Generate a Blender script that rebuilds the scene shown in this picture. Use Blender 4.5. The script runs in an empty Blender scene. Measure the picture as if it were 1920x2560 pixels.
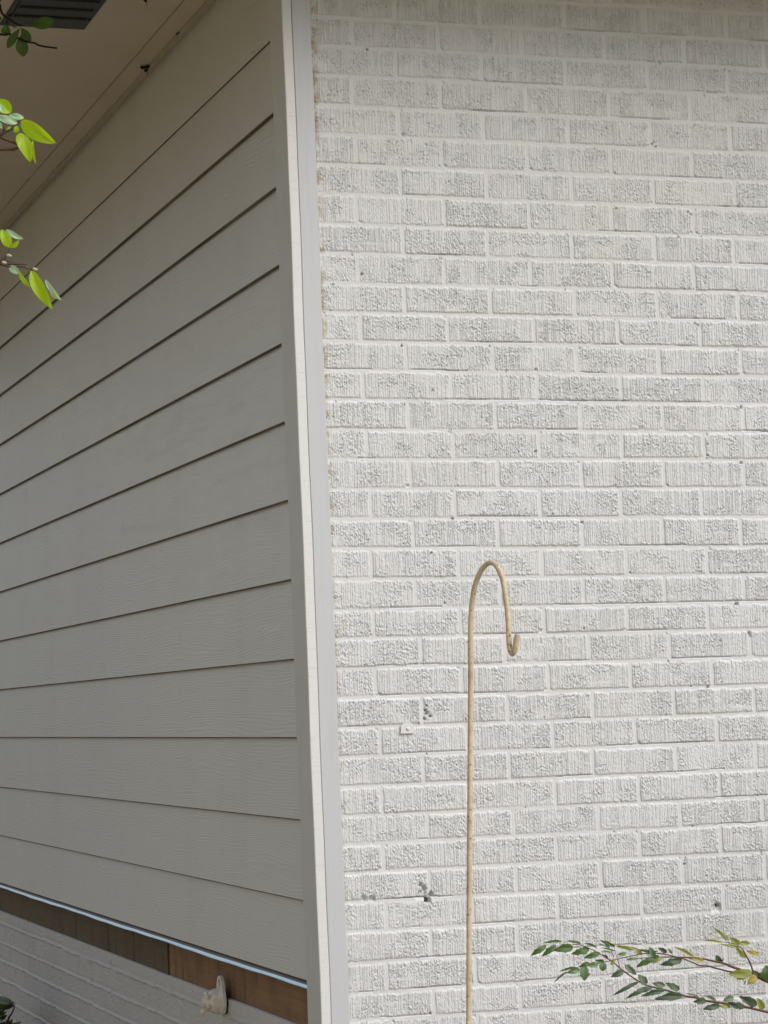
import bpy, bmesh, math, random
import numpy as np
from mathutils import Vector, Matrix
R = math.radians
C = bpy.context.scene
random.seed(4)

# ------------------------------------------------------------------ camera
# photo is 1920 x 2560; focal length 6364.5 px, horizon a little below the middle
FPX, CX, CY = 6364.5, 960.0, 1400.0
CAM = Vector((-1.65101515, -5.52210919, -0.97627685))
RIGHT = Vector((0.94933431, -0.31236922, -0.03449416))
DOWN = Vector((-0.01459566, 0.06581801, -0.99772489))
FWD = Vector((0.31392888, 0.94767793, 0.05792406))
cd = bpy.data.cameras.new('camera')
cam = bpy.data.objects.new('camera', cd)
C.collection.objects.link(cam)
cd.sensor_fit = 'VERTICAL'
cd.sensor_height = 36.0; cd.sensor_width = 27.0
cd.lens = FPX / 2560.0 * 36.0
cd.shift_y = (CY - 1280.0) / 2560.0
cd.clip_start = 0.05; cd.clip_end = 500
m = Matrix(((RIGHT.x, -DOWN.x, -FWD.x, CAM.x), (RIGHT.y, -DOWN.y, -FWD.y, CAM.y),
            (RIGHT.z, -DOWN.z, -FWD.z, CAM.z), (0, 0, 0, 1)))
cam.matrix_world = m
C.camera = cam
C.render.resolution_x = 768; C.render.resolution_y = 1024

# ------------------------------------------------------------------ sky, sun, exposure
SUN_EL, SUN_AZ = R(42), R(147)         # azimuth from +Y towards +X: bright overcast sky in front and to the right
w = bpy.data.worlds.new('World'); C.world = w; w.use_nodes = True
nt = w.node_tree; nt.nodes.clear()
sky = nt.nodes.new('ShaderNodeTexSky'); sky.sky_type = 'NISHITA'; sky.sun_disc = False
sky.sun_elevation = SUN_EL; sky.sun_rotation = SUN_AZ
sky.air_density = 1.0; sky.dust_density = 3.0; sky.ozone_density = 0.6
hs = nt.nodes.new('ShaderNodeHueSaturation'); hs.inputs['Saturation'].default_value = 0.32
bg = nt.nodes.new('ShaderNodeBackground'); bg.inputs['Strength'].default_value = 0.125
wo = nt.nodes.new('ShaderNodeOutputWorld')
nt.links.new(sky.outputs[0], hs.inputs['Color']); nt.links.new(hs.outputs[0], bg.inputs['Color'])
nt.links.new(bg.outputs[0], wo.inputs['Surface'])
sl = bpy.data.lights.new('sun', 'SUN'); sl.energy = 1.5; sl.angle = R(46); sl.color = (1.0, 0.975, 0.955)
so = bpy.data.objects.new('sun', sl); C.collection.objects.link(so)
sd = Vector((math.sin(SUN_AZ) * math.cos(SUN_EL), math.cos(SUN_AZ) * math.cos(SUN_EL), math.sin(SUN_EL)))
so.rotation_euler = sd.to_track_quat('Z', 'Y').to_euler(); so.location = (4, 8, 12)
C.view_settings.view_transform = 'Standard'; C.view_settings.look = 'None'
C.view_settings.gamma = 1.0
C.view_settings.exposure = 0.09

# ------------------------------------------------------------------ helpers
def ray(u, v): return (RIGHT * ((u - CX) / FPX) + DOWN * ((v - CY) / FPX) + FWD)
def aty(u, v, y):
    d = ray(u, v); return CAM + d * ((y - CAM.y) / d.y)
def atx(u, v, x):
    d = ray(u, v); return CAM + d * ((x - CAM.x) / d.x)
def atd(u, v, dist): return CAM + ray(u, v) * dist

def tag(o, label=None, cat=None, group=None, kind=None):
    if label: o['label'] = label
    if cat: o['category'] = cat
    if group: o['group'] = group
    if kind: o['kind'] = kind
    return o
def empty(name, loc, label=None, cat=None, group=None):
    o = bpy.data.objects.new(name, None); C.collection.objects.link(o); o.location = loc
    bpy.context.view_layer.update()
    return tag(o, label, cat, group)
def link(name, me, mat, parent=None):
    if mat: me.materials.append(mat)
    o = bpy.data.objects.new(name, me); C.collection.objects.link(o)
    if parent is not None:
        o.parent = parent
        if parent.type == 'EMPTY': o.matrix_parent_inverse = Matrix.Translation(-parent.location)
    return o
def pym(name, V, F, mat, parent=None, smooth=False):
    me = bpy.data.meshes.new(name); me.from_pydata([tuple(v) for v in V], [], F); me.update()
    if smooth: me.polygons.foreach_set('use_smooth', [True] * len(me.polygons))
    return link(name, me, mat, parent)
def grid_mesh(name, P, mat, parent=None, flip=False):
    ny, nx = P.shape[:2]
    me = bpy.data.meshes.new(name)
    me.vertices.add(nx * ny); me.vertices.foreach_set('co', P.astype(np.float32).ravel())
    idx = np.arange(nx * ny, dtype=np.int32).reshape(ny, nx)
    a, b, c, d = idx[:-1, :-1], idx[:-1, 1:], idx[1:, 1:], idx[1:, :-1]
    q = np.stack([a, d, c, b] if flip else [a, b, c, d], -1).reshape(-1, 4)
    me.loops.add(q.size); me.loops.foreach_set('vertex_index', q.ravel())
    me.polygons.add(len(q))
    me.polygons.foreach_set('loop_start', np.arange(0, q.size, 4, dtype=np.int32))
    me.polygons.foreach_set('loop_total', np.full(len(q), 4, dtype=np.int32))
    me.polygons.foreach_set('use_smooth', np.ones(len(q), dtype=bool))
    me.update(calc_edges=True); me.validate()
    return link(name, me, mat, parent)
class MB:
    def __init__(s): s.V = []; s.F = []
    def box(s, a, b, taper=0):
        x0, y0, z0 = a; x1, y1, z1 = b; n = len(s.V)
        s.V += [(x0, y0, z0), (x1, y0, z0), (x1, y1, z0), (x0, y1, z0), (x0, y0, z1), (x1, y0, z1), (x1, y1, z1), (x0, y1, z1)]
        s.F += [(n + i for i in f) for f in ((0, 3, 2, 1), (4, 5, 6, 7), (0, 1, 5, 4), (1, 2, 6, 5), (2, 3, 7, 6), (3, 0, 4, 7))]
        s.F[-6:] = [tuple(f) for f in s.F[-6:]]
    def prof_y(s, prof, ys):
        """closed profile of (x,z) (counter-clockwise looking along +y or not), swept through list of y"""
        n = len(s.V); k = len(prof)
        for y in ys: s.V += [(x, y, z) for x, z in prof]
        for j in range(len(ys) - 1):
            for i in range(k):
                a = n + j * k + i; b = n + j * k + (i + 1) % k
                s.F.append((a, b, b + k, a + k))
        s.F.append(tuple(n + i for i in reversed(range(k))))
        s.F.append(tuple(n + (len(ys) - 1) * k + i for i in range(k)))
    def tube(s, pts, rad, seg=12, cap=True):
        pts = [Vector(p) for p in pts]; n0 = len(s.V)
        if not hasattr(rad, '__len__'): rad = [rad] * len(pts)
        t = (pts[1] - pts[0]).normalized()
        ref = Vector((0, 0, 1)) if abs(t.z) < .9 else Vector((1, 0, 0))
        nrm = t.cross(ref).normalized()
        for i, p in enumerate(pts):
            tn = (pts[min(i + 1, len(pts) - 1)] - pts[max(i - 1, 0)]).normalized()
            nrm = (nrm - tn * nrm.dot(tn)).normalized(); bn = tn.cross(nrm)
            for k in range(seg):
                a = 2 * math.pi * k / seg
                s.V.append(tuple(p + (nrm * math.cos(a) + bn * math.sin(a)) * rad[i]))
        for i in range(len(pts) - 1):
            for k in range(seg):
                a = n0 + i * seg + k; b = n0 + i * seg + (k + 1) % seg
                s.F.append((a, b, b + seg, a + seg))
        if cap:
            s.F.append(tuple(n0 + k for k in reversed(range(seg))))
            s.F.append(tuple(n0 + (len(pts) - 1) * seg + k for k in range(seg)))
    def lathe(s, c, axis, prof, seg=28):
        """prof: list of (distance along axis, radius)"""
        ax = Vector(axis).normalized(); ref = Vector((0, 0, 1)) if abs(ax.z) < .9 else Vector((1, 0, 0))
        u = ax.cross(ref).normalized(); v = ax.cross(u); n0 = len(s.V)
        for d, r in prof:
            for k in range(seg):
                a = 2 * math.pi * k / seg
                s.V.append(tuple(Vector(c) + ax * d + (u * math.cos(a) + v * math.sin(a)) * r))
        for i in range(len(prof) - 1):
            for k in range(seg):
                a = n0 + i * seg + k; b = n0 + i * seg + (k + 1) % seg
                s.F.append((a, b, b + seg, a + seg))
        s.F.append(tuple(n0 + k for k in reversed(range(seg))))
        s.F.append(tuple(n0 + (len(prof) - 1) * seg + k for k in range(seg)))
    def build(s, name, mat, parent=None, smooth=False, bevel=0):
        o = pym(name, s.V, s.F, mat, parent, smooth)
        bm = bmesh.new(); bm.from_mesh(o.data); bmesh.ops.recalc_face_normals(bm, faces=bm.faces)
        if bevel: bmesh.ops.bevel(bm, geom=bm.edges[:], offset=bevel, segments=2, affect='EDGES', clamp_overlap=True)
        bm.to_mesh(o.data); bm.free()
        if smooth:
            o.data.polygons.foreach_set('use_smooth', [True] * len(o.data.polygons))
        return o
def smooth_path(pts, n=8):
    P = [Vector(p) for p in pts]; out = []
    for i in range(len(P) - 1):
        p0 = P[max(i - 1, 0)]; p1 = P[i]; p2 = P[i + 1]; p3 = P[min(i + 2, len(P) - 1)]
        for k in range(n):
            t = k / n
            out.append(0.5 * ((2 * p1) + (p2 - p0) * t + (2 * p0 - 5 * p1 + 4 * p2 - p3) * t * t + (3 * p1 - p0 - 3 * p2 + p3) * t ** 3))
    out.append(P[-1]); return out

# numpy value noise -------------------------------------------------
_rs = np.random.RandomState(7)
_tabs = [_rs.rand(257, 257) for _ in range(12)]
def vn(x, y, sx, sy, k=0):
    """smooth value noise 0..1 ; x,y arrays in metres; sx,sy feature size"""
    T = _tabs[k % 12]; fx = x / sx + 37.3 * (k + 1); fy = y / sy + 91.7 * (k + 1)
    ix = np.floor(fx).astype(int); iy = np.floor(fy).astype(int)
    tx = fx - ix; ty = fy - iy; tx = tx * tx * (3 - 2 * tx); ty = ty * ty * (3 - 2 * ty)
    ix &= 255; iy &= 255
    a = T[iy, ix]; b = T[iy, ix + 1]; c = T[iy + 1, ix]; d = T[iy + 1, ix + 1]
    return (a * (1 - tx) + b * tx) * (1 - ty) + (c * (1 - tx) + d * tx) * ty
def sstep(a, b, x):
    t = np.clip((x - a) / (b - a), 0, 1); return t * t * (3 - 2 * t)

# ------------------------------------------------------------------ materials
class NT:
    def __init__(s, name, rough=.6, metal=0., spec=.4):
        s.m = bpy.data.materials.new(name); s.m.use_nodes = True; s.t = s.m.node_tree
        s.b = s.t.nodes['Principled BSDF']; s.out = s.t.nodes['Material Output']
        s.b.inputs['Roughness'].default_value = rough; s.b.inputs['Metallic'].default_value = metal
        s.b.inputs['Specular IOR Level'].default_value = spec
        s.tc = s.n('ShaderNodeTexCoord')
        s.gm = s.n('ShaderNodeNewGeometry')
    def n(s, t, **kw):
        q = s.t.nodes.new(t)
        for k, v in kw.items(): setattr(q, k, v)
        return q
    def l(s, a, b): s.t.links.new(a, b)
    def map(s, scale=(1, 1, 1)):
        q = s.n('ShaderNodeMapping'); q.inputs['Scale'].default_value = scale; s.l(s.gm.outputs['Position'], q.inputs['Vector']); return q.outputs[0]
    def noise(s, scale, detail=3, rough=.55, vec=None, dist=0.):
        q = s.n('ShaderNodeTexNoise'); q.inputs['Scale'].default_value = scale; q.inputs['Detail'].default_value = detail
        q.inputs['Roughness'].default_value = rough; q.inputs['Distortion'].default_value = dist
        s.l(vec if vec is not None else s.gm.outputs['Position'], q.inputs['Vector']); return q.outputs['Fac']
    def ramp(s, fac, stops):
        q = s.n('ShaderNodeValToRGB'); e = q.color_ramp.elements
        while len(e) < len(stops): e.new(.5)
        for i, (p, c) in enumerate(stops):
            e[i].position = p; e[i].color = (c[0], c[1], c[2], 1) if hasattr(c, '__len__') else (c, c, c, 1)
        s.l(fac, q.inputs['Fac']); return q.outputs['Color']
    def mix(s, fac, a, b, mode='MIX'):
        q = s.n('ShaderNodeMix', data_type='RGBA', blend_type=mode)
        for i, v in ((0, fac), (6, a), (7, b)):
            if hasattr(v, 'is_linked'): s.l(v, q.inputs[i])
            elif hasattr(v, '__len__'): q.inputs[i].default_value = (v[0], v[1], v[2], 1)
            else: q.inputs[i].default_value = v
        return q.outputs[2]
    def math(s, op, a, b=None):
        q = s.n('ShaderNodeMath', operation=op)
        for i, v in ((0, a), (1, b)):
            if v is None: continue
            if hasattr(v, 'is_linked'): s.l(v, q.inputs[i])
            else: q.inputs[i].default_value = v
        return q.outputs[0]
    def bump(s, h, strength=.3, dist=.001, prev=None):
        q = s.n('ShaderNodeBump'); q.inputs['Strength'].default_value = strength; q.inputs['Distance'].default_value = dist
        s.l(h, q.inputs['Height'])
        if prev is not None: s.l(prev, q.inputs['Normal'])
        return q.outputs[0]
    def col(s, c):
        if hasattr(c, 'is_linked'): s.l(c, s.b.inputs['Base Color'])
        else: s.b.inputs['Base Color'].default_value = (c[0], c[1], c[2], 1)
    def nrm(s, n): s.l(n, s.b.inputs['Normal'])

def mat_brick(name, base=(.67, .675, .685), warm=(.60, .60, .575), seam=None):
    t = NT(name, rough=.55, spec=.35)
    n1 = t.noise(2.2, 4); n2 = t.noise(26, 5, .65)
    c = t.mix(t.ramp(n1, [(.38, 0.), (.72, .35)]), base, warm)
    c = t.mix(t.ramp(n2, [(.55, 0.), (.8, .30)]), c, (.50, .48, .42))
    if seam is not None:      # yellow-brown run-off staining in the joint beside the trim
        sx = t.n('ShaderNodeSeparateXYZ'); t.l(t.gm.outputs['Position'], sx.inputs[0])
        d = t.math('ABSOLUTE', t.math('SUBTRACT', sx.outputs[0], seam))
        k = t.math('SUBTRACT', 1.0, t.math('MULTIPLY', d, 55.0)); k.node.use_clamp = True
        k = t.math('MULTIPLY', k, t.ramp(t.noise(34, 4), [(.44, 0.), (.58, .95)]))
        c = t.mix(k, c, (.40, .33, .20))
    # specks of grime in the pits
    n3 = t.noise(260, 2, .5)
    c = t.mix(t.ramp(n3, [(.66, 0.), (.74, .45)]), c, (.30, .29, .25))
    t.col(c)
    t.nrm(t.bump(t.noise(420, 3), .35, .0006))
    return t.m
M = {}
M['brick'] = mat_brick('painted_brick', seam=.048)
M['foundation'] = mat_brick('painted_foundation', base=(.58, .565, .56), warm=(.45, .41, .37))
def paint(name, col, rough=.5, mott=.12, bump=.2, scale=3.0, spec=.4, dirt=(.4, .38, .33)):
    t = NT(name, rough=rough, spec=spec)
    c = t.mix(t.ramp(t.noise(scale, 4), [(.35, 0.), (.75, mott)]), col, dirt)
    t.col(c); t.nrm(t.bump(t.noise(160, 3), bump, .0008)); return t
# trim
t = NT('trim_paint', rough=.42, spec=.45)
v = t.map((60, 60, 2.2)); streak = t.noise(1.0, 4, .6, v)
c = t.mix(t.ramp(streak, [(.50, 0.), (.72, .30)]), (.55, .565, .595), (.42, .44, .49))
c = t.mix(t.ramp(t.noise(2.0, 3), [(.4, 0.), (.7, .25)]), c, (.50, .50, .46))
t.col(c); t.nrm(t.bump(t.noise(1.0, 4, .6, t.map((300, 300, 14))), .25, .0006)); M['trim'] = t.m
M['trim_side'] = paint('side_board_paint', (.62, .62, .61), .5, .15, .3, 6.0).m
# sawn edge of the trim
t = NT('trim_sawn_edge', rough=.5)
cut = t.noise(1.0, 3, .75, t.map((22, 22, 190)))
c = t.mix(t.ramp(cut, [(.56, 0.), (.70, .22)]), (.71, .71, .71), (.36, .355, .34)); t.col(c)
t.nrm(t.bump(cut, .35, .002)); M['trim_edge'] = t.m
# siding: fibre cement with embossed cedar grain running along Y
t = NT('siding_paint', rough=.45, spec=.5)
sx = t.n('ShaderNodeSeparateXYZ'); t.l(t.gm.outputs['Position'], sx.inputs[0])
bi = t.math('FLOOR', t.math('DIVIDE', t.math('SUBTRACT', sx.outputs[2], .4266), .1836))
off = t.math('MULTIPLY', bi, 7.31)
cb = t.n('ShaderNodeCombineXYZ'); t.l(t.math('ADD', t.math('MULTIPLY', sx.outputs[1], 1.1), off), cb.inputs[1])
t.l(t.math('ADD', t.math('MULTIPLY', sx.outputs[2], 9.0), off), cb.inputs[2])
big = t.noise(1.0, 2, .5, cb.outputs[0])
fine = t.noise(6.0, 3, .6, cb.outputs[0])
ph = t.math('ADD', t.math('MULTIPLY', big, 70.0), t.math('MULTIPLY', fine, 9.0))
ph = t.math('ADD', ph, t.math('MULTIPLY', sx.outputs[2], 800.0))
grain = t.math('SINE', ph)
grain = t.math('POWER', t.math('ADD', t.math('MULTIPLY', grain, .5), .5), 2.2)
msk = t.ramp(t.noise(1.0, 3, .6, t.map((9, 9, 30))), [(.38, .05), (.66, 1.)])
h = t.math('MULTIPLY', grain, msk)
c = t.mix(t.ramp(t.noise(1.4, 4), [(.35, 0.), (.75, .22)]), (.66, .66, .65), (.57, .545, .50))
vs = t.noise(1.0, 3, .6, t.map((3, 3, .5)))
c = t.mix(t.ramp(vs, [(.5, 0.), (.75, .10)]), c, (.33, .32, .30)); t.col(c)
n_ = t.bump(h, .52, .0010); t.nrm(t.bump(t.noise(300, 3), .25, .0005, n_)); M['siding'] = t.m
M['lap_shade_backing'] = paint('lap_shade_and_backing', (.085, .06, .043), .8, .3).m  # shadow line under each lap painted as dark brown; also colours the sheathing
M['soffit'] = paint('soffit_paint', (.56, .50, .44), .6, .35, .3, 2.0, dirt=(.36, .28, .20)).m
M['molding'] = paint('molding_paint', (.34, .31, .25), .6, .5, .3, 14.0, dirt=(.22, .18, .13)).m
M['caulk'] = paint('caulk', (.62, .59, .54), .6, .6, .4, 30.0, dirt=(.35, .31, .26)).m
M['fascia'] = paint('fascia_paint', (.66, .66, .63)).m
M['core'] = paint('interior_wall', (.12, .11, .10), .9).m
# bare and painted sill timber
def wood(name, a, b, dark, k):
    t = NT(name, rough=.75)
    g = t.noise(1.0, 5, .65, t.map((20, 2.2, 95)), .6)
    c = t.mix(g, a, b)
    c = t.mix(t.ramp(t.noise(1.0, 3, .5, t.map((4, 16, 2.5))), [(.58, 0.), (.68, .8)]), c, dark)
    c = t.mix(t.ramp(t.noise(5, 4), [(.45, 0.), (.75, k)]), c, dark)
    t.col(c); t.nrm(t.bump(g, .6, .003)); return t.m
M['sill'] = wood('bare_sill_timber', (.36, .20, .088), (.15, .078, .034), (.035, .022, .014), .6)
M['sill_old'] = wood('weathered_sill_timber', (.17, .115, .052), (.085, .058, .030), (.03, .028, .022), .5)
t = NT('galvanised_flashing', rough=.30, metal=.9); t.col(t.mix(t.noise(9, 3), (.50, .72, .88), (.62, .80, .92)))  # pale blue puts the sky highlight into the metal colour
t.nrm(t.bump(t.noise(1.0, 3, .5, t.map((40, 14, 40))), .5, .004)); M['flash'] = t.m
t = NT('flashing_dark_facet', rough=.5, metal=.3); t.col((.20, .17, .16)); M['flash_dark'] = t.m  # same strip painted dark on its other facets to keep the highlight thin
t = NT('vent_metal', rough=.42, metal=.35); t.col(t.mix(t.noise(1.0, 3, .6, t.map((220, 12, 20))), (.006, .0055, .005), (.018, .017, .016)))
t.nrm(t.bump(t.noise(60, 2), .2, .001)); M['vent'] = t.m
t = NT('vent_hole', rough=.9); t.col((.004, .004, .004)); M['hole'] = t.m
# hook: cream paint with rust freckles
t = NT('cream_paint_rusting', rough=.42, spec=.5)
f1 = t.noise(30, 4, .6); f2 = t.noise(260, 2, .5); f3 = t.noise(110, 3, .6)
c = t.mix(t.ramp(f1, [(.40, 0.), (.72, .7)]), (.66, .55, .39), (.44, .31, .18))
c = t.mix(t.ramp(f3, [(.595, 0.), (.68, .8)]), c, (.20, .085, .032))
c = t.mix(t.ramp(f2, [(.70, 0.), (.74, 1.)]), c, (.045, .02, .012))
t.col(c); t.nrm(t.bump(f3, .2, .0004)); M['hook'] = t.m
M['fitting'] = paint('flaking_white_paint', (.80, .77, .70), .5, .6, .9, 55.0, dirt=(.42, .34, .22)).m
M['tab'] = paint('tab_paint', (.72, .73, .73), .4, .1).m
t = NT('bark', rough=.85); t.col(t.mix(t.noise(40, 4), (.055, .035, .025), (.12, .075, .055))); t.nrm(t.bump(t.noise(90, 3), .6, .002)); M['bark'] = t.m
t = NT('shaded_bark', rough=.85); t.col((.018, .012, .010)); M['bark_shade'] = t.m  # darker copy of the bark: shade on branch C put into the colour
t = NT('red_twig', rough=.6); t.col(t.mix(t.noise(50, 3), (.075, .028, .02), (.16, .075, .045))); M['twig'] = t.m
t = NT('pale_bud', rough=.6); t.col((.45, .38, .28)); M['bud'] = t.m
def leaf_mat(name, top, under, spot=None, trans=.45, tcol=None, rough=.42):
    t = NT(name, rough=rough, spec=.45)
    v = t.noise(70, 3)
    oi = t.n('ShaderNodeVertexColor') if False else None
    c = t.mix(t.ramp(v, [(.35, 0.), (.7, .5)]), top, [x * .62 for x in top])
    if spot:
        c = t.mix(t.ramp(t.noise(85, 3, .6), [(.56, 0.), (.64, .85)]), c, spot)
    c = t.mix(t.gm.outputs['Backfacing'], c, under)
    t.col(c); t.nrm(t.bump(t.noise(140, 3), .25, .0006))
    tr = t.n('ShaderNodeBsdfTranslucent'); tc = tcol or [min(1, x * 1.5) for x in top]
    tr.inputs['Color'].default_value = (*tc, 1)
    mx = t.n('ShaderNodeMixShader'); mx.inputs[0].default_value = trans
    t.l(t.b.outputs[0], mx.inputs[1]); t.l(tr.outputs[0], mx.inputs[2]); t.l(mx.outputs[0], t.out.inputs['Surface'])
    return t.m
M['leaf_bright'] = leaf_mat('sunlit_leaf', (.31, .49, .008), (.40, .58, .02), (.16, .30, .01), .5, (.60, .85, .01))  # light through the blade is partly put into this colour
M['leaf_pale'] = leaf_mat('pale_leaf_underside', (.52, .72, .48), (.52, .72, .48), None, .4, (.5, .8, .4))
M['leaf_shade'] = leaf_mat('shaded_leaf', (.06, .13, .015), (.08, .15, .03), None, .4, (.10, .22, .012))  # leaves of the same tree, with the shade by the eave in their colour
M['g'] = leaf_mat('elm_leaf_green', (.055, .115, .018), (.08, .14, .035), None, .3)
M['lg'] = leaf_mat('elm_leaf_underside', (.15, .24, .115), (.15, .24, .115), None, .25)
M['dk'] = leaf_mat('elm_leaf_dark', (.035, .065, .028), (.07, .11, .06), (.05, .035, .02), .2)
M['gr'] = leaf_mat('elm_leaf_grey_green', (.13, .17, .10), (.15, .20, .12), None, .2)
M['yg'] = leaf_mat('elm_leaf_yellow_green', (.25, .28, .025), (.30, .33, .09), (.07, .035, .012), .35)
M['y'] = leaf_mat('elm_leaf_yellow', (.38, .32, .02), (.42, .36, .09), (.10, .05, .012), .35)
M['br'] = leaf_mat('dead_leaf', (.10, .05, .03), (.10, .06, .04), None, .1)
M['ivy'] = leaf_mat('glossy_dark_leaf', (.025, .075, .018), (.05, .10, .03), None, .2, rough=.25)
t = NT('lawn', rough=.9); t.col(t.mix(t.noise(1.3, 6, .7), (.165, .145, .045), (.25, .19, .085))); t.nrm(t.bump(t.noise(40, 5), .8, .02)); M['lawn'] = t.m
t = NT('soil', rough=.95); t.col(t.mix(t.noise(12, 6, .7), (.12, .08, .05), (.22, .16, .11))); t.nrm(t.bump(t.noise(60, 5), .9, .02)); M['soil'] = t.m
t = NT('shingles', rough=.9); t.col(t.mix(t.noise(30, 4), (.05, .048, .045), (.11, .105, .10))); M['shingle'] = t.m
t = NT('nest', rough=.95); t.col((.012, .010, .009)); M['black'] = t.m

# ------------------------------------------------------------------ ground
GZ = -2.50
gx = np.linspace(-60, 60, 90); gy = np.linspace(-60, 60, 90); GX, GY = np.meshgrid(gx, gy)
o = grid_mesh('ground', np.stack([GX, GY, GZ - .03 + .05 * vn(GX, GY, 3, 3, 1)], -1), M['lawn']); tag(o, kind='structure')
gx = np.linspace(-1.0, 4.5, 120); gy = np.linspace(-1.3, -.0, 60); GX, GY = np.meshgrid(gx, gy)
o = grid_mesh('soil_bed', np.stack([GX, GY, GZ + .02 + .03 * vn(GX, GY, .15, .15, 2)], -1), M['soil']); tag(o, kind='structure')

t = NT('tan_bounce_ground', rough=.85); t.col(t.mix(t.noise(3, 6, .65), (.36, .30, .21), (.48, .41, .30))); t.nrm(t.bump(t.noise(90, 5), .5, .004))
gx = np.linspace(-5.0, -.75, 40); gy = np.linspace(-3.5, 24.0, 100); GX, GY = np.meshgrid(gx, gy)
o = grid_mesh('bounce_ground', np.stack([GX, GY, GZ + .035 + .004 * vn(GX, GY, .6, .6, 4)], -1), t.m); tag(o, kind='structure')  # unseen pale ground added to bounce light onto the lower siding and soffit
# ------------------------------------------------------------------ house
house = empty('house', (0, 0, GZ), 'white painted brick house corner with grey lap siding on its left side', 'house')

# measured bed heights and head-joint drifts of the real wall (metres)
CO = 0.0677; X0 = -0.1682; MOD = 0.2114
RL = {-9: .0079, -8: .0081, -7: .0082, -6: .0063, -5: .0057, -4: .0037, -3: .0021, -2: .0007, -1: .0004, 0: -.0011, 1: -.0001, 2: .001, 3: .0009, 4: .0011, 5: .0004, 6: -.0016, 7: -.0011, 8: -.0018, 9: -.0024, 11: -.0065, 12: -.0045, 13: -.0036, 14: -.0036, 15: -.0037, 16: -.0013, 17: -.0022, 18: .0002, 19: .0041, 20: .008, 21: .0097, 22: .0105, 23: .0079, 24: .0067, 25: .0145}
RR = {-10: .0061, -9: .0056, -8: .0062, -7: .0059, -6: .0022, -5: .0009, -4: -.0014, -3: -.0019, -2: -.0043, -1: -.0042, 0: -.0038, 1: -.0067, 2: -.005, 3: -.0055, 4: -.0046, 5: -.0059, 6: -.0038, 7: -.005, 8: -.0072, 9: -.0104, 10: -.0113, 11: -.0095, 12: -.0068, 13: -.0074, 14: -.0067, 15: -.0048, 16: -.005, 17: -.0029, 18: -.0007, 19: .0039, 20: .0029, 21: .0011, 22: .0014, 23: .0019, 24: .0059, 25: .0021}
JL = {-2: -.0046, -1: -.0083, 0: -.0036, 1: -.0055, 2: -.0051, 3: -.0035, 4: -.0031, 11: -.0008, 12: .0037, 13: -.0002, 14: .0034, 15: .0044, 16: .003, 17: .0052, 18: .0061, 19: .0025, 20: .0068, 21: .0047, 22: .0065, 23: .0031, 24: .006}
JR = {-10: .0026, -9: -.0073, -8: -.0019, -7: .0065, -6: .0001, -5: .0028, -4: .0038, -3: .0002, -2: -.0025, -1: -.0037, 0: .0028, 1: .0043, 2: .002, 3: .0105, 4: .0056, 5: .0029, 6: -.0002, 7: -.0135, 8: -.016, 9: -.0031, 10: -.0165, 11: -.0124, 12: -.0046, 13: -.0045, 14: .0008, 15: .0063, 16: -.0021, 17: .0047, 18: .0073, 19: .0017, 20: .0091, 21: .0036, 22: .0055}
def tabl(d, n):
    ks = sorted(d); return float(np.interp(n, ks, [d[k] for k in ks]))
N0, N1 = -12, 37
def zbed(n, x):        # x array
    if n > 25 or n < -10: n2 = min(max(n, -10), 25)
    else: n2 = n
    a = tabl(RL, n2); b = tabl(RR, n2)
    t_ = np.clip((x - .1) / 1.1, -.1, 1.6)
    return -n * CO + a + (b - a) * t_ + .0018 * (vn(x, x * 0 + n * .37, .11, .1, 3) - .5)

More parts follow.
